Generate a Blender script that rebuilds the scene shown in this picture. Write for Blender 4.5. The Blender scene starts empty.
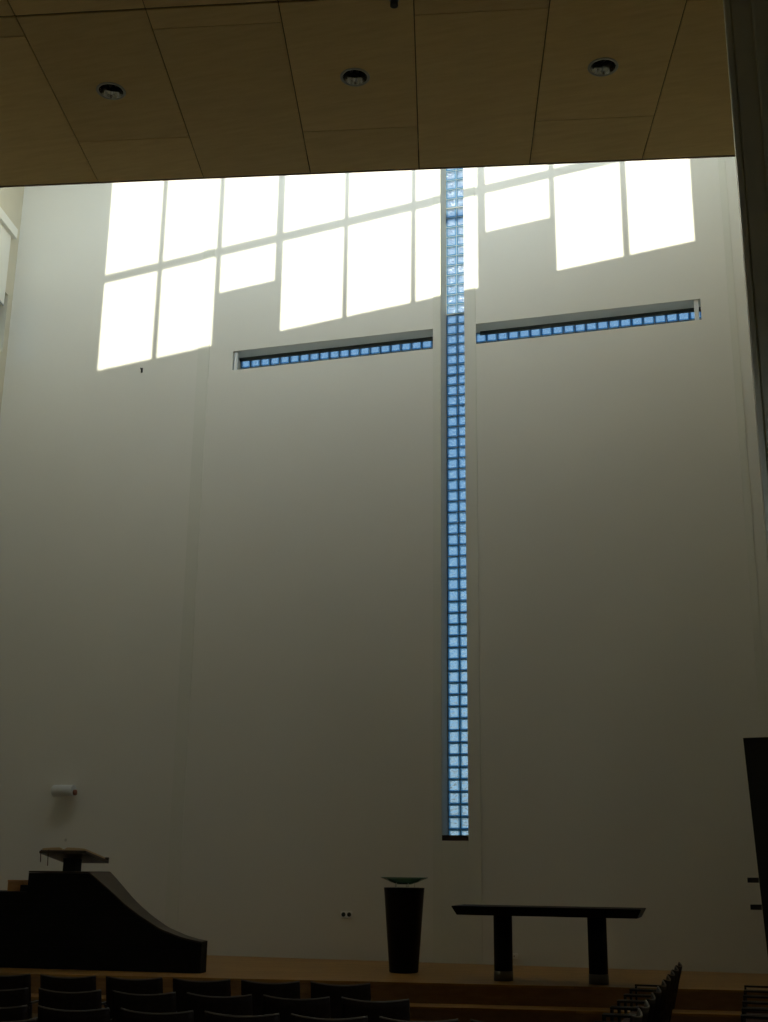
import bpy, bmesh, math, random
from mathutils import Matrix, Vector
random.seed(7)
scn = bpy.context.scene
COL = scn.collection
R = math.radians
EYE = 1.86
# ---------------------------------------------------------------- materials
def nodes_of(name):
    m = bpy.data.materials.new(name); m.use_nodes = True
    nt = m.node_tree
    return m, nt, nt.nodes, nt.links, nt.nodes['Principled BSDF']

def plain(name, col, rough=.5, metal=0., spec=.5, bump=0., bscale=40., var=.0):
    m, nt, N, L, b = nodes_of(name)
    b.inputs['Base Color'].default_value = (*col, 1)
    b.inputs['Roughness'].default_value = rough
    b.inputs['Metallic'].default_value = metal
    b.inputs['Specular IOR Level'].default_value = spec
    tc = N.new('ShaderNodeTexCoord')
    nz = N.new('ShaderNodeTexNoise'); nz.inputs['Scale'].default_value = bscale; nz.inputs['Detail'].default_value = 6
    L.new(tc.outputs['Object'], nz.inputs['Vector'])
    if var:
        r = N.new('ShaderNodeValToRGB')
        r.color_ramp.elements[0].position = .3; r.color_ramp.elements[1].position = .7
        r.color_ramp.elements[0].color = (*[c * (1 - var) for c in col], 1)
        r.color_ramp.elements[1].color = (*[min(1, c * (1 + var)) for c in col], 1)
        L.new(nz.outputs['Fac'], r.inputs['Fac']); L.new(r.outputs['Color'], b.inputs['Base Color'])
    if bump:
        bp = N.new('ShaderNodeBump'); bp.inputs['Strength'].default_value = bump; bp.inputs['Distance'].default_value = .01
        L.new(nz.outputs['Fac'], bp.inputs['Height']); L.new(bp.outputs['Normal'], b.inputs['Normal'])
    return m

def wood(name, c0, c1, rough=.45, scale=(1, 12, 12), rot=0., planks=None, island=.0, knots=False, spec=.4):
    m, nt, N, L, b = nodes_of(name)
    b.inputs['Roughness'].default_value = rough
    b.inputs['Specular IOR Level'].default_value = spec
    tc = N.new('ShaderNodeTexCoord'); mp = N.new('ShaderNodeMapping')
    mp.inputs['Scale'].default_value = scale; mp.inputs['Rotation'].default_value = (0, 0, rot)
    L.new(tc.outputs['Object'], mp.inputs['Vector'])
    geo = N.new('ShaderNodeNewGeometry')
    off = N.new('ShaderNodeVectorMath'); off.operation = 'ADD'
    L.new(mp.outputs['Vector'], off.inputs[0])
    if island:
        sc = N.new('ShaderNodeMath'); sc.operation = 'MULTIPLY'; sc.inputs[1].default_value = 37.
        L.new(geo.outputs['Random Per Island'], sc.inputs[0]); L.new(sc.outputs[0], off.inputs[1])
    nz = N.new('ShaderNodeTexNoise'); nz.inputs['Scale'].default_value = 1.6; nz.inputs['Detail'].default_value = 9; nz.inputs['Roughness'].default_value = .62
    L.new(off.outputs[0], nz.inputs['Vector'])
    r = N.new('ShaderNodeValToRGB')
    r.color_ramp.elements[0].position = .32; r.color_ramp.elements[1].position = .68
    r.color_ramp.elements[0].color = (*c0, 1); r.color_ramp.elements[1].color = (*c1, 1)
    L.new(nz.outputs['Fac'], r.inputs['Fac'])
    out = r.outputs['Color']
    if planks:
        mp2 = N.new('ShaderNodeMapping'); mp2.inputs['Rotation'].default_value = (0, 0, rot)
        L.new(tc.outputs['Object'], mp2.inputs['Vector'])
        bk = N.new('ShaderNodeTexBrick')
        bk.inputs['Color1'].default_value = (1, 1, 1, 1); bk.inputs['Color2'].default_value = (.78, .74, .7, 1)
        bk.inputs['Mortar'].default_value = (.35, .3, .25, 1)
        bk.inputs['Scale'].default_value = 1.; bk.inputs['Mortar Size'].default_value = .002
        bk.inputs['Brick Width'].default_value = planks[0]; bk.inputs['Row Height'].default_value = planks[1]
        L.new(mp2.outputs['Vector'], bk.inputs['Vector'])
        mx = N.new('ShaderNodeMix'); mx.data_type = 'RGBA'; mx.blend_type = 'MULTIPLY'; mx.inputs['Factor'].default_value = 1
        L.new(out, mx.inputs['A']); L.new(bk.outputs['Color'], mx.inputs['B']); out = mx.outputs['Result']
    if island:
        h = N.new('ShaderNodeHueSaturation')
        mr = N.new('ShaderNodeMapRange'); mr.inputs['To Min'].default_value = 1 - island; mr.inputs['To Max'].default_value = 1 + island
        L.new(geo.outputs['Random Per Island'], mr.inputs['Value']); L.new(mr.outputs['Result'], h.inputs['Value'])
        L.new(out, h.inputs['Color']); out = h.outputs['Color']
    if knots:
        v = N.new('ShaderNodeTexVoronoi'); v.inputs['Scale'].default_value = .75
        L.new(tc.outputs['Object'], v.inputs['Vector'])
        rk = N.new('ShaderNodeValToRGB')
        rk.color_ramp.elements[0].position = .016; rk.color_ramp.elements[0].color = (.45, .4, .36, 1)
        rk.color_ramp.elements[1].position = .05; rk.color_ramp.elements[1].color = (1, 1, 1, 1)
        L.new(v.outputs['Distance'], rk.inputs['Fac'])
        mx = N.new('ShaderNodeMix'); mx.data_type = 'RGBA'; mx.blend_type = 'MULTIPLY'; mx.inputs['Factor'].default_value = 1
        L.new(out, mx.inputs['A']); L.new(rk.outputs['Color'], mx.inputs['B']); out = mx.outputs['Result']
    L.new(out, b.inputs['Base Color'])
    bp = N.new('ShaderNodeBump'); bp.inputs['Strength'].default_value = .08; bp.inputs['Distance'].default_value = .01
    L.new(nz.outputs['Fac'], bp.inputs['Height']); L.new(bp.outputs['Normal'], b.inputs['Normal'])
    return m

def pane_glass(name, tint=(.93, .97, .96)):
    m, nt, N, L, b = nodes_of(name)
    N.remove(b)
    tr = N.new('ShaderNodeBsdfTransparent'); tr.inputs['Color'].default_value = (*tint, 1)
    gl = N.new('ShaderNodeBsdfGlossy'); gl.inputs['Roughness'].default_value = .02
    mx = N.new('ShaderNodeMixShader'); mx.inputs['Fac'].default_value = .06
    L.new(tr.outputs[0], mx.inputs[1]); L.new(gl.outputs[0], mx.inputs[2])
    L.new(mx.outputs[0], N['Material Output'].inputs['Surface'])
    return m

def block_core(name):
    m, nt, N, L, b = nodes_of(name); N.remove(b)
    tc = N.new('ShaderNodeTexCoord')
    nz = N.new('ShaderNodeTexNoise'); nz.inputs['Scale'].default_value = 22; nz.inputs['Detail'].default_value = 2
    L.new(tc.outputs['Object'], nz.inputs['Vector'])
    bp = N.new('ShaderNodeBump'); bp.inputs['Strength'].default_value = 1.; bp.inputs['Distance'].default_value = .035
    L.new(nz.outputs['Fac'], bp.inputs['Height'])
    rf = N.new('ShaderNodeBsdfRefraction'); rf.inputs['IOR'].default_value = 1.25; rf.inputs['Roughness'].default_value = .03
    rf.inputs['Color'].default_value = (.86, .96, 1, 1)
    L.new(bp.outputs['Normal'], rf.inputs['Normal'])
    df = N.new('ShaderNodeBsdfDiffuse'); df.inputs['Color'].default_value = (.85, .92, .95, 1)
    L.new(bp.outputs['Normal'], df.inputs['Normal'])
    gl = N.new('ShaderNodeBsdfGlossy'); gl.inputs['Roughness'].default_value = .12
    L.new(bp.outputs['Normal'], gl.inputs['Normal'])
    tl = N.new('ShaderNodeBsdfTranslucent'); tl.inputs['Color'].default_value = (.9, .96, 1, 1)
    m0 = N.new('ShaderNodeMixShader'); m0.inputs['Fac'].default_value = .22
    L.new(rf.outputs[0], m0.inputs[1]); L.new(tl.outputs[0], m0.inputs[2])
    m1 = N.new('ShaderNodeMixShader'); m1.inputs['Fac'].default_value = .09
    L.new(m0.outputs[0], m1.inputs[1]); L.new(df.outputs[0], m1.inputs[2])
    m2 = N.new('ShaderNodeMixShader'); m2.inputs['Fac'].default_value = .05
    L.new(m1.outputs[0], m2.inputs[1]); L.new(gl.outputs[0], m2.inputs[2])
    L.new(m2.outputs[0], N['Material Output'].inputs['Surface'])
    return m

M = {}
def wall_paint():
    m, nt, N, L, b = nodes_of('white_plaster')
    b.inputs['Roughness'].default_value = .85; b.inputs['Specular IOR Level'].default_value = .15
    tc = N.new('ShaderNodeTexCoord')
    nz = N.new('ShaderNodeTexNoise'); nz.inputs['Scale'].default_value = .35; nz.inputs['Detail'].default_value = 4
    L.new(tc.outputs['Object'], nz.inputs['Vector'])
    r = N.new('ShaderNodeValToRGB')
    r.color_ramp.elements[0].position = .3; r.color_ramp.elements[1].position = .7
    r.color_ramp.elements[0].color = (.745, .74, .69, 1); r.color_ramp.elements[1].color = (.78, .775, .725, 1)
    L.new(nz.outputs['Fac'], r.inputs['Fac'])
    v = N.new('ShaderNodeTexVoronoi'); v.inputs['Scale'].default_value = .42; v.voronoi_dimensions = '3D'
    L.new(tc.outputs['Object'], v.inputs['Vector'])
    rk = N.new('ShaderNodeValToRGB')
    rk.color_ramp.elements[0].position = .010; rk.color_ramp.elements[0].color = (.4, .4, .4, 1)
    rk.color_ramp.elements[1].position = .02; rk.color_ramp.elements[1].color = (1, 1, 1, 1)
    L.new(v.outputs['Distance'], rk.inputs['Fac'])
    mx = N.new('ShaderNodeMix'); mx.data_type = 'RGBA'; mx.blend_type = 'MULTIPLY'; mx.inputs['Factor'].default_value = 1
    L.new(r.outputs['Color'], mx.inputs['A']); L.new(rk.outputs['Color'], mx.inputs['B'])
    L.new(mx.outputs['Result'], b.inputs['Base Color'])
    n2 = N.new('ShaderNodeTexNoise'); n2.inputs['Scale'].default_value = 90
    L.new(tc.outputs['Object'], n2.inputs['Vector'])
    bp = N.new('ShaderNodeBump'); bp.inputs['Strength'].default_value = .04; bp.inputs['Distance'].default_value = .005
    L.new(n2.outputs['Fac'], bp.inputs['Height']); L.new(bp.outputs['Normal'], b.inputs['Normal'])
    return m
M['wall'] = wall_paint()
M['strip'] = plain('strip_paint', (.725, .73, .67), .85, spec=.15, var=.015, bscale=1.5)
M['sidewall'] = plain('warm_white_paint', (.66, .62, .50), .85, spec=.15, var=.02, bscale=2)
M['rearwall'] = plain('brown_wall', (.36, .28, .17), .8, var=.05, bscale=2)
M['ceil'] = plain('white_ceiling', (.75, .75, .72), .9)
M['fascia'] = plain('edge_strip_wood', (.16, .09, .04), .6)
M['ply'] = wood('plywood', (.76, .57, .26), (.84, .65, .31), .55, (1.2, 9, 9), R(90 + 13.75), island=.07, knots=True, spec=.25)
M['void'] = plain('ceiling_void', (.16, .11, .06), .9)
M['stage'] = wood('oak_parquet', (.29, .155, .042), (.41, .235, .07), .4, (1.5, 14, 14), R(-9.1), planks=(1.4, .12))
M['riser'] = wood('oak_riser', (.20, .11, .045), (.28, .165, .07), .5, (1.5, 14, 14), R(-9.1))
M['floor'] = wood('dark_oak_floor', (.16, .09, .04), (.24, .14, .06), .5, (1.5, 14, 14), R(-9.1), planks=(1.2, .1))
M['ebony'] = wood('black_stained_wood', (.006, .005, .0045), (.010, .009, .0075), .5, (1.5, 14, 14), spec=.15)
M['ebony_cap'] = wood('dark_brown_cap', (.035, .024, .016), (.055, .038, .025), .35, (1.5, 14, 14))
M['slate'] = plain('black_lacquer', (.004, .004, .004), .45, spec=.2, bump=.02, bscale=30)
M['tabletop'] = wood('black_oak', (.007, .006, .0045), (.014, .011, .008), .5, (1.5, 14, 14), spec=.15)
M['steel'] = plain('brushed_steel', (.55, .55, .52), .38, 1.)
M['basesteel'] = plain('dark_steel', (.16, .16, .145), .45, .6)
M['chrome'] = plain('chrome_reflector', (.85, .85, .83), .12, 1.)
M['trimwhite'] = plain('pale_grey_enamel', (.42, .43, .40), .4)
M['bulb'] = plain('unlit_lamp_tube', (.05, .05, .048), .3)
M['chairwood'] = wood('dark_walnut', (.012, .007, .0045), (.022, .013, .008), .55, (14, 1.5, 14), spec=.12)
M['edgelight'] = plain('edge_highlight', (.10, .075, .05), .45)  # pale colour standing in for light caught on the chair backs' tops
M['chairframe'] = plain('black_chair_frame', (.008, .008, .008), .35)
M['seat'] = plain('dark_wine_upholstery', (.045, .014, .012), .8, bump=.1, bscale=200)
M['bowl'] = None
M['plastic'] = plain('white_plastic', (.92, .92, .90), .35)
M['hole'] = plain('socket_dark', (.02, .02, .02), .6)
M['lampwhite'] = plain('white_enamel', (.68, .71, .73), .4)
M['copper'] = plain('terracotta_fitting', (.3, .12, .07), .5)
M['paper'] = plain('old_paper', (.55, .40, .22), .8, bump=.2, bscale=120)
M['cover'] = plain('dark_leather', (.03, .018, .012), .5, bump=.15, bscale=150)
M['ribbon'] = plain('dark_ribbon', (.05, .02, .015), .7)
M['tan'] = wood('tan_wood', (.45, .22, .07), (.58, .30, .11), .5, (2, 14, 14))
M['board'] = plain('black_board', (.010, .010, .009), .55, bump=.03, bscale=20)
M['post'] = plain('grey_green_paint', (.80, .80, .66), .5, var=.05, bscale=3)
M['postlight'] = plain('pale_grey_paint', (.88, .88, .74), .45)
M['blind'] = plain('white_blind_cloth', (.82, .82, .77), .9)
M['frame'] = plain('grey_window_frame', (.45, .47, .46), .45)
M['darkframe'] = plain('dark_grey_frame', (.07, .08, .075), .5)
M['brownsill'] = plain('dark_brown_sill', (.05, .025, .018), .5)
M['glass'] = pane_glass('clear_glass'); M['tinted'] = pane_glass('tinted_glass', (.16, .20, .23))
M['core'] = block_core('glass_block_core')
def rim():
    m, nt, N, L, b = nodes_of('glass_block_rim')
    b.inputs['Base Color'].default_value = (.09, .27, .45, 1); b.inputs['Roughness'].default_value = .15
    b.inputs['Transmission Weight'].default_value = .55; b.inputs['IOR'].default_value = 1.3
    return m
M['rim'] = rim()
M['mortar'] = plain('grey_mortar', (.30, .31, .29), .9)
def bowl_mat():
    m, nt, N, L, b = nodes_of('green_glass')
    b.inputs['Base Color'].default_value = (.26, .48, .40, 1); b.inputs['Roughness'].default_value = .12
    b.inputs['Transmission Weight'].default_value = .5; b.inputs['IOR'].default_value = 1.4
    return m
M['bowl'] = bowl_mat()

# ---------------------------------------------------------------- mesh helpers
class MB:
    def __init__(s): s.bm = bmesh.new()
    def quad(s, pts, mi=0):
        f = s.bm.faces.new([s.bm.verts.new(p) for p in pts]); f.material_index = mi; return f
    def box(s, x0, x1, y0, y1, z0, z1, mat=None, bevel=0., mi=0):
        c = [Vector((x, y, z)) for z in (z0, z1) for (x, y) in ((x0, y0), (x1, y0), (x1, y1), (x0, y1))]
        if mat is not None: c = [mat @ v for v in c]
        v = [s.bm.verts.new(p) for p in c]
        fs = [s.bm.faces.new([v[i] for i in q]) for q in ((3, 2, 1, 0), (4, 5, 6, 7), (0, 1, 5, 4), (1, 2, 6, 5), (2, 3, 7, 6), (3, 0, 4, 7))]
        for f in fs: f.material_index = mi
        if bevel:
            es = list({e for f in fs for e in f.edges})
            bmesh.ops.bevel(s.bm, geom=es, offset=bevel, segments=2, affect='EDGES', profile=.6, clamp_overlap=True)
        return s
    def prism(s, pts, ext, mi=0):
        """pts: planar polygon (Vectors); ext: list of offset vectors, one per point, or one vector"""
        pts = [Vector(p) for p in pts]
        if not isinstance(ext, list): ext = [Vector(ext)] * len(pts)
        a = [s.bm.verts.new(p) for p in pts]; b = [s.bm.verts.new(p + e) for p, e in zip(pts, ext)]
        n = len(pts)
        fs = [s.bm.faces.new(a), s.bm.faces.new(b[::-1])]
        for i in range(n):
            fs.append(s.bm.faces.new([a[(i + 1) % n], a[i], b[i], b[(i + 1) % n]]))
        for f in fs: f.material_index = mi
        return s
    def lathe(s, prof, n=32, mat=None, cap=True, mi=0):
        rings = []
        for (r, z) in prof:
            ring = []
            for i in range(n):
                a = 2 * math.pi * i / n
                p = Vector((r * math.cos(a), r * math.sin(a), z))
                ring.append(s.bm.verts.new(mat @ p if mat is not None else p))
            rings.append(ring)
        for j in range(len(rings) - 1):
            for i in range(n):
                f = s.bm.faces.new([rings[j][i], rings[j][(i + 1) % n], rings[j + 1][(i + 1) % n], rings[j + 1][i]])
                f.smooth = True; f.material_index = mi
        if cap:
            s.bm.faces.new(rings[0][::-1]).material_index = mi
            s.bm.faces.new(rings[-1]).material_index = mi
        return s
    def tube(s, pts, r, n=10):
        pts = [Vector(p) for p in pts]
        rings = []; up0 = None
        for i, p in enumerate(pts):
            d = (pts[min(i + 1, len(pts) - 1)] - pts[max(i - 1, 0)]).normalized()
            if up0 is None:
                up0 = d.orthogonal().normalized()
            u = (up0 - d * up0.dot(d)).normalized(); up0 = u; w = d.cross(u)
            rings.append([s.bm.verts.new(p + r * (math.cos(2 * math.pi * k / n) * u + math.sin(2 * math.pi * k / n) * w)) for k in range(n)])
        for a, b in zip(rings, rings[1:]):
            for k in range(n):
                f = s.bm.faces.new([a[k], a[(k + 1) % n], b[(k + 1) % n], b[k]]); f.smooth = True
        s.bm.faces.new(rings[0][::-1]); s.bm.faces.new(rings[-1])
        return s
    def build(s, name, mats, parent=None, shift=None):
        bmesh.ops.recalc_face_normals(s.bm, faces=s.bm.faces[:])
        me = bpy.data.meshes.new(name); s.bm.to_mesh(me); s.bm.free()
        for m in (mats if isinstance(mats, (list, tuple)) else [mats]): me.materials.append(m)
        o = bpy.data.objects.new(name, me); COL.objects.link(o)
        if parent is not None: o.parent = parent
        return o

def tag(o, label=None, cat=None, group=None, kind=None):
    if label: o['label'] = label
    if cat: o['category'] = cat
    if group: o['group'] = group
    if kind: o['kind'] = kind
    return o
def thing(name, label, cat, loc=(0, 0, 0), rz=0., group=None):
    o = bpy.data.objects.new(name, None); COL.objects.link(o)
    o.location = loc; o.rotation_euler = (0, 0, rz); o.empty_display_size = .1
    return tag(o, label, cat, group)
def struct(o): return tag(o, kind='structure')
def copy_tree(root):
    r = root.copy(); COL.objects.link(r)
    for ch in list(root.children):
        c = ch.copy(); COL.objects.link(c); c.parent = r
        for g in list(ch.children):
            d = g.copy(); COL.objects.link(d); d.parent = c
    return r

# ---------------------------------------------------------------- frames of the place
# world: X along the altar wall, +Y outward through it; the nave is turned against that wall.
SE, SA = 0.190592, 0.239992                 # angle of the ceiling's front edge / of its long joints
tE = Vector((-math.sin(SE), math.cos(SE), 0)); dE = Vector((math.cos(SE), math.sin(SE), 0))
nA = Vector((math.cos(SA), math.sin(SA), 0))
KS = 1.25                                     # plywood sheets 1.525 m wide
CAM = Vector((0, -19.7386, 0))
S_OFF, S_W = -8.5852, 1.22
T_EDGE = CAM.dot(tE) + KS * (-7.40 - CAM.dot(tE))
Z_SLAB = KS * 7.469 + EYE
def ceil_pt(si, t):                           # joint number, distance along the nave -> XY on the ceiling
    s = S_OFF + si * S_W
    det = nA.x * tE.y - nA.y * tE.x
    return CAM + KS * (Vector(((s * tE.y - t * nA.y) / det, (t * nA.x - s * tE.x) / det, 0)) - CAM)
XL, XR = -13.85, .70                          # the altar wall's corners
nav = Vector((math.sin(SE), -math.cos(SE), 0))      # away from the altar wall along the side walls
LEN = 40.
T_CL = -4.2; LIFT = .539 * (-2.2 - T_CL) / .9819
Z_TOP = 16.95 + EYE + LIFT; Z_CH = 11.5 + EYE + LIFT
STAGE = .445
K_SUN = .539                                  # drop of the sun per metre towards the wall
TH = .5

# ---------------------------------------------------------------- altar wall
AB, AT = 9.0 + EYE, 9.39 + EYE               # side slits
BX0, BX1 = -4.822, -4.385                     # upright slit
BZ0 = .47 + EYE - .04
LX0, RX1 = -8.885, -.268
BZ1 = 18.2
w = MB()
w.box(XL - .6, LX0, 0, TH, 0, Z_TOP)
w.box(LX0, BX0, 0, TH, 0, AB); w.box(LX0, BX0, 0, TH, AT, Z_TOP)
w.box(-4.88, BX0, .02, TH, AB, AT)
w.box(BX0, BX1, 0, TH, 0, BZ0); w.box(BX0, BX1, 0, TH, BZ1, Z_TOP)
w.box(BX1, RX1, 0, TH, 0, AB); w.box(BX1, RX1, 0, TH, AT, Z_TOP)
w.box(BX1, -4.27, .02, TH, AB, AT)
w.box(RX1, XR + .6, 0, TH, 0, Z_TOP)
struct(w.build('wall_back', M['wall']))
def strip(name, spans, z0=STAGE, z1=Z_TOP):
    s = MB()
    for (x0, x1, a, b) in spans: s.box(x0, x1, -.013, .02, a, b, bevel=.003)
    struct(s.build(name, M['strip']))
strip('trim_1', [(-4.968, BX0, STAGE, Z_TOP), (BX1, -4.177, STAGE, Z_TOP), (BX0, BX1, STAGE, BZ0 - .01)])
strip('trim_2', [(-9.61, -9.37, STAGE, Z_TOP)])
strip('trim_3', [(.19, .31, STAGE, Z_TOP)])
# sill of the upright slit
s = MB(); s.box(BX0 + .002, BX1 - .002, -.008, .36, BZ0 + .001, BZ0 + .085, bevel=.004); struct(s.build('trim_4', M['brownsill']))

def glass_window(name, x0, nx, z0, nz, ydepth=.38, heavy=()):
    blocks = MB(); grid = MB()
    P = .2
    for i in range(nx):
        for j in range(nz):
            cx, cz = x0 + P * (i + .5), z0 + P * (j + .5)
            h = .096; c = .073; yb = ydepth + .08
            bm = blocks.bm
            def ring(hh, y): return [bm.verts.new((cx + a * hh, y, cz + b * hh)) for a, b in ((-1, -1), (1, -1), (1, 1), (-1, 1))]
            f0 = ring(h, ydepth + .008); f1 = ring(c, ydepth); b0 = ring(h, yb - .008); b1 = ring(c, yb)
            def band(a, b, mi):
                for k in range(4):
                    f = bm.faces.new([a[k], a[(k + 1) % 4], b[(k + 1) % 4], b[k]]); f.material_index = mi
            band(f0, f1, 1); band(b0, f0, 1); band(b1, b0, 1)
            bm.faces.new(f1).material_index = 0; bm.faces.new(b1).material_index = 0
    t = .0045
    for i in range(nx + 1): grid.box(x0 + P * i - t, x0 + P * i + t, ydepth + .004, ydepth + .078, z0, z0 + P * nz)
    for j in range(nz + 1):
        tt = .012 if j in heavy else t
        grid.box(x0, x0 + P * nx, ydepth + (-.004 if j in heavy else .004), ydepth + .078, z0 + P * j - tt, z0 + P * j + tt)
    o = struct(blocks.build(name, [M['core'], M['rim']]))
    g = grid.build('mortar_grid', M['mortar'], o)
    return o
ZB = 12.619 + EYE + .2 * 0                    # first counted joint
w1 = glass_window('window_1', BX0 + .012, 2, ZB - .2 * 61, 80, heavy=(58, 47))
w2 = glass_window('window_2', -8.885, 20, AB - .005, 2)
fr = MB(); fr.box(-8.885, -4.97, .33, .379, AT - .062, AT - .001); fr.build('head_strip', M['darkframe'], w2)
bt = MB(); bt.box(-8.865, -8.80, .03, .085, AB, AT, bevel=.008); bt.build('end_batten', M['lampwhite'], w2)
w3 = glass_window('window_3', -4.268, 20, AB - .005, 2)
fr = MB(); fr.box(-4.17, -.268, .33, .379, AT - .062, AT - .001); fr.build('head_strip', M['darkframe'], w3)
bt = MB(); bt.box(-.381, -.303, .03, .085, AB, AT, bevel=.008); bt.build('end_batten', M['lampwhite'], w3)

# ---------------------------------------------------------------- side walls, rear wall, floor, roof
def mat_along(origin, dirv):
    z = Vector((0, 0, 1)); y = z.cross(dirv)
    return Matrix(((dirv.x, y.x, 0, origin[0]), (dirv.y, y.y, 0, origin[1]), (0, 0, 1, 0), (0, 0, 0, 1)))
mL = mat_along((XL, 0), nav)                  # local x: distance from corner, +y: into the room (left wall)
lw = MB()
W2 = (.24, 6.2, 13.35 - .0, 14.0)
def wall_with_openings(mb, mat, length, z1, y0, y1, ops):
    xs = sorted({0, length, *[o[0] for o in ops], *[o[1] for o in ops]})
    for a, b in zip(xs, xs[1:]):
        zs = sorted([(o[2], o[3]) for o in ops if o[0] <= a and o[1] >= b])
        z = 0
        for (c, d) in zs:
            mb.box(a, b, y0, y1, z, c, mat); z = d
        mb.box(a, b, y0, y1, z, z1, mat)
OP_HI = (.22, .80, 11.7, 12.95)
OP_FILL = (14., 19.5, 3.2, 5.8)  # unseen nave window, added to light the post and plywood ceiling
LW_UP, RW_UP, Z_NAVE = 2.68 - T_CL, -.07 - T_CL, Z_SLAB + .6       # lantern over the altar, chancel, nave
LW_CH, RW_CH = 2.62 + .4 - T_EDGE, -.13 + .4 - T_EDGE
wall_with_openings(lw, mL, LW_CH, Z_CH, -.35, 0, [OP_HI])
lw.box(0, LW_UP, -.35, 0, Z_CH, Z_TOP, mL); lw.box(LW_CH, LEN, -.35, 0, 0, Z_NAVE, mL)
struct(lw.build('wall_left', M['sidewall']))
def framed(name, mat, op, nx, nz, y0=-.22, y1=-.14, fw=.05, pane='glass'):
    f = MB(); x0, x1, z0, z1 = op
    for i in range(nx + 1):
        x = x0 + fw / 2 + (x1 - x0 - fw) * i / nx
        f.box(x - fw / 2, x + fw / 2, y0, y1, z0, z1, mat)
    for j in range(nz + 1):
        z = z0 + fw / 2 + (z1 - z0 - fw) * j / nz
        f.box(x0, x1, y0 + .002, y1 - .002, z - fw / 2, z + fw / 2, mat)
    o = struct(f.build(name, M['frame']))
    g = MB(); g.quad([mat @ Vector(p) for p in ((x0, (y0 + y1) / 2, z0), (x1, (y0 + y1) / 2, z0), (x1, (y0 + y1) / 2, z1), (x0, (y0 + y1) / 2, z1))])
    g.build('pane', M[pane], o)
    return o
framed('window_4', mL, OP_HI, 1, 1, pane='tinted')
mR = mat_along((XR, 0), nav)
rw = MB(); rw.box(0, RW_UP, 0, .35, Z_CH, Z_TOP, mR); wall_with_openings(rw, mR, RW_CH, Z_CH, 0, .35, []); wall_with_openings(rw, mR, LEN, Z_NAVE, 0, .35, [(0, RW_CH, 0, Z_NAVE), OP_FILL]); struct(rw.build('wall_right', M['sidewall']))
framed('fill_window', mR, OP_FILL, 4, 2, .14, .22)  # frame and pane of the added fill opening
rr = MB(); rr.box(LEN, LEN + .3, -.0, 15.5, 0, Z_NAVE, mL); struct(rr.build('wall_rear', M['rearwall']))
P4 = [mL @ Vector((-2.9, -.4, 0)), mL @ Vector((LEN + .3, -.4, 0)), mL @ Vector((LEN + .3, 15.6, 0)), mL @ Vector((-.2, 15.6, 0))]
f = MB(); f.prism([Vector((p.x, p.y, 0)) for p in P4], (0, 0, -.2)); struct(f.build('floor', M['floor']))
PT = [mL @ Vector((-2.9, -.4, 0)), mL @ Vector((LW_UP, -.4, 0)), mR @ Vector((RW_UP, .4, 0)), mR @ Vector((-.2, .4, 0))]
f = MB(); f.prism([Vector((p.x, p.y, Z_TOP)) for p in PT], (0, 0, .3)); struct(f.build('ceiling_lantern', M['ceil']))

# ---------------------------------------------------------------- plywood ceiling with its grooves
panels = MB()
LIGHTS = [(.483, -9.08), (2.507, -9.11), (4.485, -9.076)]
G = .0052
def ceiling_panel(si0, si1, t0, t1):
    g = G / S_W
    hole = None
    for (ls, lt) in LIGHTS:
        if si0 < ls < si1 and t0 < lt < t1: hole = (ls, lt)
    def P(s, t, dz=0.): p = ceil_pt(s, t); return Vector((p.x, p.y, Z_SLAB + dz))
    a, b, c, d = si0 + g, si1 - g, t0 + G, t1 - G
    bm = panels.bm
    cache = {}
    def V(p):
        k = (round(p.x, 5), round(p.y, 5), round(p.z, 5))
        if k not in cache: cache[k] = bm.verts.new(p)
        return cache[k]
    def Q(pts): bm.faces.new([V(p) for p in pts])
    if hole is None:
        Q([P(a, c), P(b, c), P(b, d), P(a, d)])
        xs, ys = [a, b], [c, d]
    else:
        hs, ht = hole; q = .25
        xs = [a, hs - q / S_W, hs + q / S_W, b]; ys = [c, ht - q, ht + q, d]
        for i in range(3):
            for j in range(3):
                if (i, j) != (1, 1): Q([P(xs[i], ys[j]), P(xs[i + 1], ys[j]), P(xs[i + 1], ys[j + 1]), P(xs[i], ys[j + 1])])
        n = 40; C = P(hs, ht)
        def sq(k):
            an = 2 * math.pi * k / n + math.pi / 4
            u, v = math.cos(an), math.sin(an); m = max(abs(u), abs(v))
            return P(hs + q * u / m / S_W, ht + q * v / m)
        def ci(k, dz=0.):
            an = 2 * math.pi * k / n + math.pi / 4
            return C + Vector((.156 * math.cos(an + SE), .156 * math.sin(an + SE), dz))
        for k in range(n):
            Q([sq(k), sq((k + 1) % n), ci((k + 1) % n), ci(k)])
            Q([ci(k), ci((k + 1) % n), ci((k + 1) % n, .018), ci(k, .018)])
    per = [(x, ys[0]) for x in xs] + [(xs[-1], y) for y in ys[1:]] + [(x, ys[-1]) for x in xs[-2::-1]] + [(xs[0], y) for y in ys[-2:0:-1]]
    for (p, q2) in zip(per, per[1:] + per[:1]):
        Q([P(*p), P(*q2), P(*q2, .018), P(*p, .018)])
for c in range(-7, 9):
    even = c % 2 == 1        # columns whose joint lies at -9.97
    ts = [-7.425, -9.97, -10.24] if (c % 2 != 0) else [-7.425, -8.225, -10.24]
    ts += [-10.256, -12.4, -14.84, -17.28, -19.72]
    for hi, lo in zip(ts, ts[1:]):
        if abs(hi + 10.24) < 1e-6 and abs(lo + 10.256) < 1e-6: continue
        ceiling_panel(c, c + 1, lo, hi)
struct(panels.build('ceiling', M['ply']))
mC = mat_along((0, 0), dE)                    # local x along the edge, local y = distance t
f = MB()
f.box(-18, 6, -41, T_EDGE - .012, Z_SLAB + .3, Z_SLAB + .6, mC)
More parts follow.
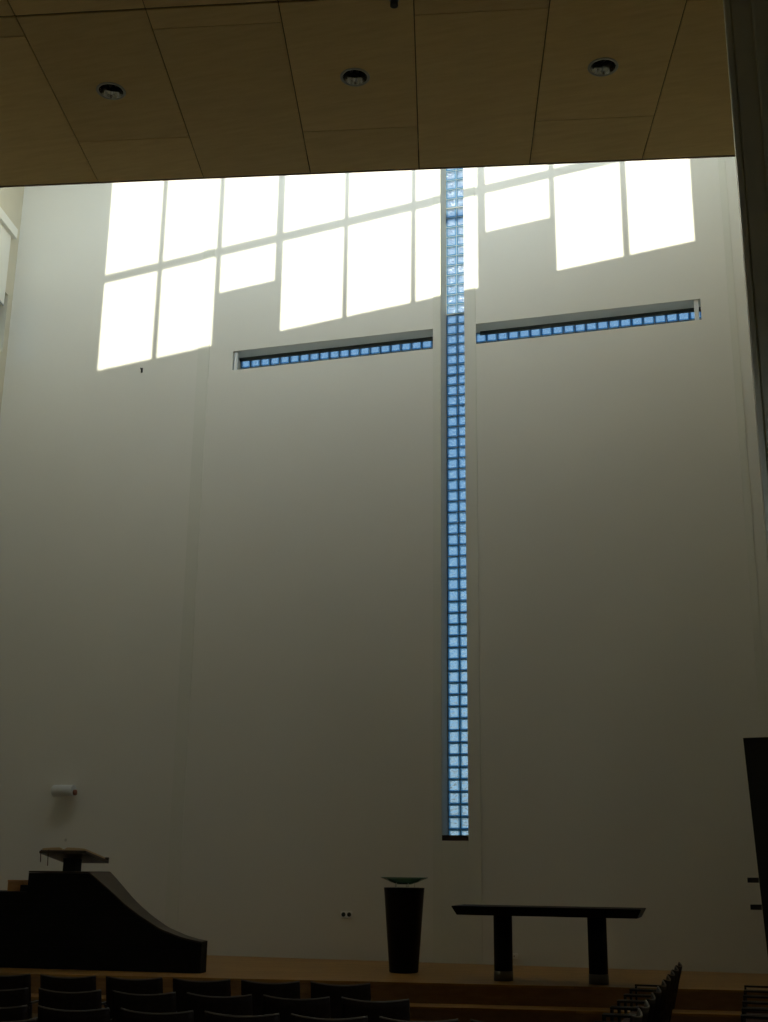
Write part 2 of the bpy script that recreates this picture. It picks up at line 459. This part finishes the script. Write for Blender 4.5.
f.box(-18, 6, -41, -19.7, Z_SLAB, Z_SLAB + .3, mC)
struct(f.build('ceiling_void', M['void']))
f = MB(); f.box(-17, 6, T_EDGE - .02, T_EDGE, Z_SLAB - .004, Z_SLAB + .3, mC, bevel=.003); struct(f.build('trim_5', M['fascia']))

# ---------------------------------------------------------------- clerestory above the ceiling's edge
def cl_at(X, z_shadow):                       # window point that throws its shadow at (X, z) on the altar wall
    Y = (T_CL + X * math.sin(SE)) / math.cos(SE)
    p = Vector((X, Y, 0))
    return p.dot(dE), z_shadow + EYE - K_SUN * Y
edges = [(-11.765, -10.59), (-10.495, -9.335), (-9.235, -8.09), (-7.95, -6.71), (-6.63, -5.385), (-5.305, -4.12), (-3.978, -2.79), (-2.697, -1.51), (-1.412, -.28)]
short = {2: 12.79 + EYE + LIFT, 6: 12.79 + EYE + LIFT}
sill, head = 11.60 + EYE + LIFT, 16.35 + EYE + LIFT
tr0, tr1 = 13.63 + EYE + LIFT, 13.785 + EYE + LIFT
cx = [(cl_at(a, 0)[0], cl_at(b, 0)[0]) for a, b in edges]
cw = MB(); T0, T1 = T_CL - .06, T_CL + .06
cw.box(-17, cx[0][0], T0, T1, Z_CH, Z_TOP, mC); cw.box(cx[-1][1], 6, T0, T1, Z_CH, Z_TOP, mC)
cw.box(cx[0][0], cx[-1][1], T0, T1, Z_CH, sill, mC); cw.box(cx[0][0], cx[-1][1], T0, T1, head, Z_TOP, mC)
for k, z in short.items(): cw.box(cx[k][0] - .03, cx[k][1] + .03, T0, T1, sill, z, mC)
struct(cw.build('wall_clerestory', M['wall']))
f = MB(); f.box(-17, 6, T_EDGE - .4, T_EDGE - .2, Z_SLAB + .3, Z_CH + .2, mC); struct(f.build('wall_fascia', M['ply']))
f = MB(); f.box(-17, 6, T_EDGE - .4, T_CL + .06, Z_CH, Z_CH + .2, mC); struct(f.build('ceiling_chancel', M['ply']))
fr = MB()
for (a, b), (c, d) in zip(cx, cx[1:]): fr.box(b, c, T0 + .02, T1 - .02, sill, head, mC)
fr.box(cx[0][0], cx[-1][1], T0 + .025, T1 - .025, tr0, tr1, mC)
w6 = struct(fr.build('window_6', M['frame']))
g = MB(); g.quad([mC @ Vector(p) for p in ((cx[0][0], T_CL, sill), (cx[-1][1], T_CL, sill), (cx[-1][1], T_CL, head), (cx[0][0], T_CL, head))])
g.build('pane', M['glass'], w6)

# ---------------------------------------------------------------- recessed downlights
LBL = ['chrome recessed downlight, leftmost of the three in the plywood ceiling',
       'chrome recessed downlight, middle of the three in the plywood ceiling',
       'chrome recessed downlight, rightmost of the three in the plywood ceiling']
dl = thing('recessed_downlight', LBL[0], 'ceiling light', group='recessed downlights')
m = MB(); m.lathe([(.121, .0), (.121, -.006), (.142, -.006), (.147, -.001), (.147, 0.)], 40, cap=False); m.build('trim_ring', M['trimwhite'], dl)
m = MB(); m.lathe([(.121, .0), (.116, .04), (.105, .09), (.085, .14), (.05, .165), (.004, .17)], 40, cap=False); m.build('reflector', M['chrome'], dl)
for sx in (-.03, .03):
    m = MB(); m.tube([(sx, -.07, .10), (sx, .05, .10), (sx, .075, .10)], .013, 12); m.build('lamp_tube', M['bulb'], dl)
m = MB(); m.box(-.05, .05, .06, .085, .075, .125, bevel=.006); m.build('lamp_holder', M['hole'], dl)
for i, (ls, lt) in enumerate(LIGHTS):
    o = dl if i == 0 else copy_tree(dl)
    p = ceil_pt(ls, lt); o.location = (p.x, p.y, Z_SLAB); o.scale = (KS, KS, KS); o.rotation_euler = (0, 0, SE + .3 * i); o['label'] = LBL[i]
p = ceil_pt(2.857, -10.20)
sp = thing('ceiling_spotlight', 'small dark spotlight hanging under the plywood ceiling at the top edge of the photo', 'spotlight', (p.x, p.y, Z_SLAB))
m = MB(); m.lathe([(.055, .0), (.055, -.012), (.02, -.016)], 24); m.build('ceiling_rose', M['trimwhite'], sp)
m = MB(); m.lathe([(.042, -.015), (.045, -.09), (.03, -.095)], 24); m.build('lamp_shade', M['hole'], sp)

# ---------------------------------------------------------------- stage and step
sd = Vector((math.cos(R(9.09)), math.sin(R(9.09)), 0)); sn = Vector((-sd.y, sd.x, 0))
p0 = Vector((-7.115, -3.93, 0))
def stage_poly(off):
    a = p0 + sn * off
    L = a + sd * -7.2; Rr = a + sd * 8.35
    return [L, Rr, Vector((XR + .1, -.0, 0)), Vector((XL - .0, -.0, 0))]
nz = .02
def platform(name, off, z0, z1):
    q = stage_poly(off)
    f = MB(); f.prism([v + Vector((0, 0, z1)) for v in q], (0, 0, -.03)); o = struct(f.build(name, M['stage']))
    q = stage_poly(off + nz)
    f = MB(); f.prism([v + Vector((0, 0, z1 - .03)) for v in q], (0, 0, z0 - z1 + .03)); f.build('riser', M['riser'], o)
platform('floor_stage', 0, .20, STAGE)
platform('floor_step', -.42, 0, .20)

# ---------------------------------------------------------------- pulpit
u = Vector((math.cos(R(4.6)), math.sin(R(4.6)), 0)); v = Vector((-u.y, u.x, 0))
pul = thing('pulpit', 'black wooden pulpit sweeping down in a curve at the left of the stage', 'pulpit', (-7.417, -3.332, STAGE), R(4.6))
ctl = [(0., .407), (-.15, .43), (-.318, .466), (-.618, .566), (-.926, .731), (-1.161, .882), (-1.338, 1.02), (-1.499, 1.138), (-1.645, 1.245), (-1.75, 1.313)]
def top(x):
    if x <= -2.672: return 1.012
    if x <= -1.75: return 1.314
    for (a, za), (b, zb) in zip(ctl, ctl[1:]):
        if b <= x <= a: return za + (zb - za) * (a - x) / (a - b)
    return .407
DEP = [(0., .24), (-.77, .36), (-1.31, .51), (-1.75, .74)]
def dep(x):
    for (a, da), (b, db) in zip(DEP, DEP[1:]):
        if b <= x <= a: return da + (db - da) * (a - x) / (a - b)
    return .74 if x < 0 else .24
xs = [-4.4, -2.672 - 1e-4, -2.672 + 1e-4, -1.75] + [-1.75 * (1 - i / 30) for i in range(1, 31)]
def band(z0, z1, y, mb, dy=0.):
    pts = [(x, min(z1, top(x))) for x in xs if top(x) > z0 + 1e-4]
    pl = [Vector((x, y, z)) for x, z in pts]
    lo = [Vector((pts[-1][0], y, z0)), Vector((pts[0][0], y, z0))]
    pl = pl + lo
    ex = [Vector((0, dep(q.x) - y * 2 - dy, 0)) for q in pl]
    mb.prism(pl, ex)
m = MB()
for z0, z1 in ((.0, .30), (.312, .70), (.712, .86), (.872, 1.29)): band(z0, z1, 0., m)
m.build('body', M['ebony'], pul)
m = MB(); band(.02, 1.28, .012, m); m.build('core', M['slate'], pul)
# cap following the sweep, coloured lighter as if lit from above
m = MB()
cap = [(x, top(x)) for x in xs if x > -2.672]
for (xa, za), (xb, zb) in zip(cap, cap[1:]):
    q = [(xa, -.004, za - .02), (xb, -.004, zb - .02), (xb, -.004, zb + .004), (xa, -.004, za + .004)]
    m.prism([Vector(k) for k in q], [Vector((0, dep(k[0]) + .008, 0)) for k in q])
m.build('cap', M['ebony_cap'], pul)
m = MB(); m.box(-4.4, -2.68, -.004, .744, 1.0125, 1.028, bevel=.004); m.box(-2.84, -2.68, .1, .5, 1.028, 1.12, bevel=.006); m.build('side_shelf', M['ebony'], pul)
# desk post and sloping desk: high edge towards the hall
m = MB(); m.box(-2.25, -2.06, .2, .42, 1.315, 1.50, bevel=.008); m.build('desk_post', M['ebony'], pul)
tilt = Matrix.Translation((-2.15, -.02, 1.608)) @ Matrix.Rotation(R(-9), 4, 'X')
m = MB(); m.box(-.36, .36, -.03, .80, -.05, -.012, tilt, bevel=.006); m.box(-.36, .36, .77, .80, -.012, .035, tilt, bevel=.005); m.build('desk', M['ebony_cap'], pul)
bk = thing('open_bible', 'large open book with ribbons lying on the sloping pulpit desk', 'book', (-7.417, -3.332, STAGE), R(4.6))
m = MB(); m.box(-.345, .345, -.02, .74, -.0115, -.004, tilt, bevel=.002); m.build('cover', M['cover'], bk)
for sx in (-1, 1):
    m = MB(); ps = []
    for k in range(13):
        q = k / 12; ps.append((sx * (.005 + .325 * q), -.004 + .042 * (min(1, q * 6) ** .5) * (1 - .35 * q * q)))
    ps.append((sx * .33, -.004)); ps.append((sx * .005, -.004))
    pts = [tilt @ Vector((a, -.01, b)) for a, b in ps]; ext = tilt.to_3x3() @ Vector((0, .73, 0))
    m.prism(pts, ext); m.build('page_block', M['paper'], bk)
for (x, l) in ((-.33, .10), (-.215, .15)):
    m = MB(); a = tilt @ Vector((x, -.012, .004)); b = tilt @ Vector((x, -.037, -.004))
    pts = [a, b, b + Vector((0, -.004, -.06)), b + Vector((.006, -.002, -.07 - l))]
    wv = Vector((.007, 0, 0))
    for p, q in zip(pts, pts[1:]):
        m.prism([p - wv, p + wv, q + wv, q - wv], (0, -.0025, .0005))
    m.build('ribbon', M['ribbon'], bk)
# small tan box on the pulpit's low shelf
bx = thing('wooden_box', 'small tan wooden box on the low left shelf of the pulpit', 'box', tuple(Vector((-7.417, -3.332, STAGE + 1.03)) + u * -3.0 + v * .33), R(4.6))
m = MB(); m.box(-.12, .12, -.08, .08, 0, .13, bevel=.005); m.build('body', M['tan'], bx)
m = MB(); m.box(-.125, .125, -.085, .085, .131, .155, bevel=.005); m.build('lid', M['tan'], bx)

# ---------------------------------------------------------------- font and bowl
fo = (-4.893, -2.0, STAGE)
m = MB(); m.lathe([(.19, 0), (.205, .012), (.288, 1.115), (.292, 1.13), (.292, 1.142), (.287, 1.146)], 48)
o = m.build('font_pedestal', M['slate']); o.location = fo
tag(o, 'black tapered round font pedestal carrying the glass bowl', 'pedestal')
bo = thing('glass_bowl', 'shallow green glass bowl on thin pins on the black font', 'bowl', (fo[0], fo[1], fo[2] + 1.146))
m = MB(); m.lathe([(.10, .046), (.2, .075), (.30, .118), (.343, .136), (.343, .142), (.296, .126), (.2, .086), (.02, .054)], 56)
m.build('bowl', M['bowl'], bo)
for k in range(5):
    a = R(72 * k + 20); m = MB(); m.tube([(.15 * math.cos(a), .15 * math.sin(a), 0), (.15 * math.cos(a), .15 * math.sin(a), .06)], .007, 10); m.build('pin', M['steel'], bo)

# ---------------------------------------------------------------- altar table
at = thing('altar_table', 'long dark altar table on two round column legs with grey bases', 'table', (-2.70, -2.697, STAGE))
Ht = .942
m = MB()
def ringbox(z0, z1, hx0, hx1, hy0, hy1):
    a = [m.bm.verts.new(p) for p in ((-hx0, -hy0, z0), (hx0, -hy0, z0), (hx0, hy0, z0), (-hx0, hy0, z0))]
    b = [m.bm.verts.new(p) for p in ((-hx1, -hy1, z1), (hx1, -hy1, z1), (hx1, hy1, z1), (-hx1, hy1, z1))]
    m.bm.faces.new(a[::-1]); m.bm.faces.new(b)
    for k in range(4): m.bm.faces.new([a[k], a[(k + 1) % 4], b[(k + 1) % 4], b[k]])
ringbox(Ht - .115, Ht - .012, 1.18, 1.238, .34, .40); ringbox(Ht - .012, Ht, 1.238, 1.236, .40, .398)
m.build('table_top', M['tabletop'], at)
for lx in (-.627, .627):
    lg = MB(); lg.lathe([(.124, .125), (.124, Ht - .115)], 40); lo = lg.build('leg', M['slate'], at)
    lo.location = (lx, 0, 0)
    b = MB(); b.lathe([(.128, 0), (.128, .115), (.12, .125)], 40); b.build('base_ring', M['basesteel'], lo)

# ---------------------------------------------------------------- wall fixtures
wl = thing('wall_light', 'small white cylindrical light on the back wall above the pulpit', 'wall light', (-11.65, -.01, 1.245 + EYE))
rot = Matrix.Rotation(R(90), 4, 'Y')
m = MB(); m.lathe([(.09, -.20), (.10, -.19), (.10, .19), (.09, .20)], 32, Matrix.Translation((0, -.13, 0)) @ rot); m.build('shade', M['lampwhite'], wl)
m = MB(); m.box(-.06, .06, -.05, .009, -.05, .05, bevel=.006); m.build('bracket', M['lampwhite'], wl)
m = MB(); m.lathe([(.05, .20), (.05, .235), (.03, .24)], 24, Matrix.Translation((0, -.11, -.03)) @ rot); m.build('end_cap', M['copper'], wl)
so = thing('wall_socket', 'white double socket low on the back wall left of the font', 'socket', (-6.407, 0, -.728 + EYE))
m = MB(); m.box(-.10, .10, -.012, -.001, -.055, .055, bevel=.004); m.build('plate', M['plastic'], so)
for sx in (-.048, .048):
    m = MB(); m.lathe([(.034, -.0155), (.034, -.012), (.03, -.012)], 24, Matrix.Rotation(R(90), 4, 'X') @ Matrix.Scale(-1, 4, (0, 0, 1))); o = m.build('outlet', M['hole'], so); o.location = (sx, 0, 0)
s2 = thing('floor_socket', 'tiny white socket on the back wall behind the left table leg', 'socket', (-3.678, 0, -1.279 + EYE))
m = MB(); m.box(-.055, .055, -.03, -.001, -.04, .04, bevel=.006); m.build('plate', M['plastic'], s2)
m = MB(); m.lathe([(.008, .028), (.008, .032)], 16, Matrix.Rotation(R(90), 4, 'X')); m.build('outlet', M['hole'], s2)
hk = thing('wall_hook', 'tiny dark hook on the white wall below the left sunlit panes', 'hook', (-10.78, 0, 9.2 + EYE))
m = MB(); m.box(-.02, .02, -.012, -.001, -.05, .05, bevel=.003); m.build('plate', M['hole'], hk)
m = MB(); m.tube([(0, -.01, .02), (0, -.05, .01), (0, -.06, .035)], .008); m.build('prong', M['hole'], hk)

# ---------------------------------------------------------------- blind on the left wall
bl = thing('roller_blind', 'white roller blind at the high window of the left wall', 'blind', (0, 0, 0))
m = MB(); m.box(.40, 2.2, .0, .14, 14.12, 14.33, mL, bevel=.01); m.build('cassette', M['blind'], bl)
m = MB(); m.box(.50, 2.15, .05, .056, 12.6, 14.14, mL); m.build('cloth', M['blind'], bl)
m = MB(); m.box(.50, 2.15, .04, .066, 12.57, 12.6, mL, bevel=.004); m.build('bottom_bar', M['frame'], bl)

# ---------------------------------------------------------------- right: post and black board
YP = -11.
m = MB()
m.box(.222, .262, YP, YP + .30, 0, Z_SLAB - .001, bevel=.004, mi=1)
m.box(.262, .276, YP + .03, YP + .30, 0, Z_SLAB - .001)
m.box(.276, .425, YP, YP + .30, 0, Z_SLAB - .001, bevel=.004)
m.box(.425, .445, YP - .02, YP + .30, 0, Z_SLAB - .001, bevel=.004, mi=1)
m.box(.445, 1.5, YP + .05, YP + .30, 0, Z_SLAB - .001)
o = struct(m.build('column_right', [M['post'], M['postlight']]))
bd = thing('folding_screen', 'tall black board leaning at the right end of the stage', 'screen', (0, 0, STAGE))
def lean(x): return x
top_z, bot_z = 1.773 + EYE - STAGE, 0.
sl = (.049 + .065) / (1.773 + .978)
xt = -.065; xb = xt + sl * top_z
m = MB()
pts = [Vector((xt, -2.0, top_z)), Vector((xb, -2.0, 0)), Vector((.62, -2.0, 0)), Vector((.60, -2.0, top_z + .012))]
m.prism(pts, (0, .06, 0)); m.build('panel', M['board'], bd)
for zz in (-.101, -.444):
    m = MB(); xe = xt + sl * (1.773 - zz)
    m.box(xe - .15, xe - .004, -2.012, -1.93, zz + EYE - STAGE - .035, zz + EYE - STAGE + .03, bevel=.006); m.build('hinge', M['hole'], bd)

# ---------------------------------------------------------------- chairs (face local +y)
def make_chair():
    t = thing('armchair', 'x', 'chair')
    # curved, reclined plywood back
    m = MB(); bm = m.bm; n = 14
    def bp(a, z, th):
        y = -.125 - (z - .45) * .235 - .04 * (1 - (a * 2) ** 2) - th
        return (a * .52, y, z - .022 * (1 - (a * 2) ** 2) * (1 if z > .85 else 0))
    zz = [.47, .6, .75, .86, .91]
    fr = [[bm.verts.new(bp(i / n - .5, z, 0)) for i in range(n + 1)] for z in zz]
    bk_ = [[bm.verts.new(bp(i / n - .5, z, .016)) for i in range(n + 1)] for z in zz]
    for A in (fr, bk_):
        for j in range(len(zz) - 1):
            for i in range(n):
                f = bm.faces.new([A[j][i], A[j][i + 1], A[j + 1][i + 1], A[j + 1][i]]); f.smooth = True
    for i in range(n):
        for j in (0, len(zz) - 1): bm.faces.new([fr[j][i], fr[j][i + 1], bk_[j][i + 1], bk_[j][i]])
    for j in range(len(zz) - 1):
        for i in (0, n): bm.faces.new([fr[j][i], fr[j + 1][i], bk_[j + 1][i], bk_[j][i]])
    br = m.build('backrest', M['chairwood'], t)
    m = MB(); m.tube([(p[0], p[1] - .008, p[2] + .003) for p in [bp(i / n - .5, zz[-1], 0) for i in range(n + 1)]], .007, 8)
    m.build('top_highlight', M['edgelight'], br)  # added tube whose lighter colour paints the highlight along the top
    m = MB(); m.box(-.235, .235, -.14, .24, .42, .465, bevel=.018); m.build('seat', M['seat'], t)
    m = MB(); m.box(-.245, .245, -.13, .22, .395, .419, bevel=.004); m.build('seat_frame', M['chairframe'], t)
    for sx in (-1, 1):
        x = sx * .262; r = .011
        m = MB(); m.box(x - r, x + r, .218, .24, 0, .655, bevel=.003); m.build('leg', M['chairframe'], t)
        m = MB(); m.prism([Vector((x - r, a, z)) for a, z in ((-.045, 0), (-.023, 0), (-.176, .655), (-.198, .655))], (2 * r, 0, 0)); m.build('leg', M['chairframe'], t)
        m = MB(); m.box(x - .016, x + .016, -.205, .24, .656, .676, bevel=.004); m.build('armrest', M['chairframe'], t)
        m = MB(); m.box(min(x, x - sx * .04), max(x, x - sx * .04), -.215, -.19, .62, .64); m.build('back_bracket', M['chairframe'], t)
        m = MB(); m.box(x - r, x + r, -.115, .217, .395, .415); m.build('side_rail', M['chairframe'], t)
    return t
proto = make_chair(); used = [False]
def put(X, Y, rz, label, group):
    o = copy_tree(proto) if used[0] else proto
    used[0] = True
    o.location = (X, Y, 0); o.rotation_euler = (0, 0, rz); o['label'] = label; o['group'] = group
    return o
ORD = ['first', 'second', 'third', 'fourth', 'fifth', 'sixth', 'seventh', 'eighth', 'ninth', 'tenth']
ang = R(6.4)
def left_row(cx_, cy_, pitch, js, rowname):
    for k, j in enumerate(js):
        X = cx_ + pitch * (j - 2); Y = cy_ + .112 * (X - cx_)
        fx, fy = -math.sin(ang), math.cos(ang)
        put(X + .23 * fx, Y + .23 * fy, ang, f'dark wooden chair back, {ORD[k]} from the left in the {rowname}', 'chairs in the left block')
left_row(-4.72, -9.25, .615, range(-1, 5), 'row nearest the stage')
left_row(-4.05, -10.395, .608, range(-1, 5), 'second row from the stage')
left_row(-3.40, -11.50, .598, range(-1, 6), 'third row from the stage')
put(-4.74, -12.14, ang, 'dark wooden chair in the bottom left corner, only its top edge showing', 'chairs in the left block')
def right_row(X, Y0, n, pitch, rowname):
    for k in range(n):
        put(X, Y0 - pitch * k, R(90), f'dark armchair facing left, {ORD[k]} from the stage, {rowname}', 'armchairs in the right block')
right_row(-1.125, -5.585, 9, .61, 'row right of the altar table')
right_row(.015, -5.23, 8, .61, 'row at the right edge')

# ---------------------------------------------------------------- light
HAZE = (4.3, 4.75, 5.0)
world = bpy.data.worlds.new('World'); scn.world = world; world.use_nodes = True
N = world.node_tree.nodes; L = world.node_tree.links
bg = N['Background']
tc = N.new('ShaderNodeTexCoord'); sx = N.new('ShaderNodeSeparateXYZ'); L.new(tc.outputs['Generated'], sx.inputs[0])
mr = N.new('ShaderNodeMapRange'); mr.inputs['From Min'].default_value = -1; mr.inputs['From Max'].default_value = 1
L.new(sx.outputs['Z'], mr.inputs['Value'])
cr = N.new('ShaderNodeValToRGB'); e = cr.color_ramp.elements
e[0].position = 0; e[0].color = (.22, .22, .18, 1)
e[1].position = .49; e[1].color = (.34, .36, .33, 1)
for pos, c in ((.505, (.85, .95, 1.)), (.58, (.46, .79, 1.08)), (.68, (.32, .60, 1.)), (1., (.18, .38, .74))):
    k = e.new(pos); k.color = (*c, 1)
L.new(mr.outputs['Result'], cr.inputs['Fac']); # hazy brighter sky around the sun's side
ny = N.new('ShaderNodeMapRange'); ny.inputs['From Min'].default_value = .5; ny.inputs['From Max'].default_value = -1
ny.interpolation_type = 'SMOOTHSTEP'; L.new(sx.outputs['Y'], ny.inputs['Value'])
zz = N.new('ShaderNodeMapRange'); zz.inputs['From Min'].default_value = -.05; zz.inputs['From Max'].default_value = .1
L.new(sx.outputs['Z'], zz.inputs['Value'])
mu = N.new('ShaderNodeMath'); mu.operation = 'MULTIPLY'; L.new(ny.outputs['Result'], mu.inputs[0]); L.new(zz.outputs['Result'], mu.inputs[1])
hz = N.new('ShaderNodeMix'); hz.data_type = 'RGBA'
L.new(mu.outputs[0], hz.inputs['Factor']); L.new(cr.outputs['Color'], hz.inputs['A']); hz.inputs['B'].default_value = (*HAZE, 1)
L.new(hz.outputs['Result'], bg.inputs['Color'])
bg.inputs['Strength'].default_value = 1.0
sl_ = bpy.data.lights.new('sun', 'SUN'); sl_.energy = 6.6; sl_.angle = R(.53); sl_.color = (1, .92, .74)
so_ = bpy.data.objects.new('sun', sl_); COL.objects.link(so_)
so_.rotation_euler = Vector((0, 1, -K_SUN)).to_track_quat('-Z', 'Y').to_euler()
so_.location = (-5, -30, 30)
def portal(name, mat, x0, x1, y, z0, z1, into):
    l = bpy.data.lights.new(name, 'AREA'); l.shape = 'RECTANGLE'; l.size = x1 - x0; l.size_y = z1 - z0
    l.cycles.is_portal = True
    o = bpy.data.objects.new(name, l); COL.objects.link(o)
    o.location = mat @ Vector(((x0 + x1) / 2, y, (z0 + z1) / 2))
    d = mat.to_3x3() @ Vector((0, into, 0))
    o.rotation_euler = d.to_track_quat('-Z', 'Y').to_euler()
portal('sky_portal', mC, cx[0][0], cx[-1][1], T_CL - .08, sill, head, 1)
portal('sky_portal', mL, OP_HI[0], OP_HI[1], -.3, OP_HI[2], OP_HI[3], 1)


portal('sky_portal', mR, OP_FILL[0], OP_FILL[1], .3, OP_FILL[2], OP_FILL[3], -1)

# ---------------------------------------------------------------- camera
cam = bpy.data.cameras.new('camera'); co = bpy.data.objects.new('camera', cam); COL.objects.link(co)
cam.sensor_fit = 'VERTICAL'; cam.sensor_height = 36.; cam.lens = 1222.244 / 1022 * 36.
r_ = Vector((.95956769, .28126027, .01106886)); u_ = Vector((.0686453, -.27196982, .95985427)); f_ = Vector((-.27297927, .92028532, .28028065))
co.matrix_world = Matrix(((r_.x, u_.x, -f_.x, 0), (r_.y, u_.y, -f_.y, -19.7386), (r_.z, u_.z, -f_.z, EYE), (0, 0, 0, 1)))
cam.clip_end = 200
scn.camera = co
vs = scn.view_settings
vs.view_transform = 'Standard'; vs.look = 'None'; vs.gamma = 1; vs.use_curve_mapping = False; vs.exposure = 0.
cy = scn.cycles
cy.use_denoising = True
cy.max_bounces = 16; cy.diffuse_bounces = 8; cy.glossy_bounces = 6; cy.transmission_bounces = 10; cy.transparent_max_bounces = 16
cy.sample_clamp_indirect = 6.
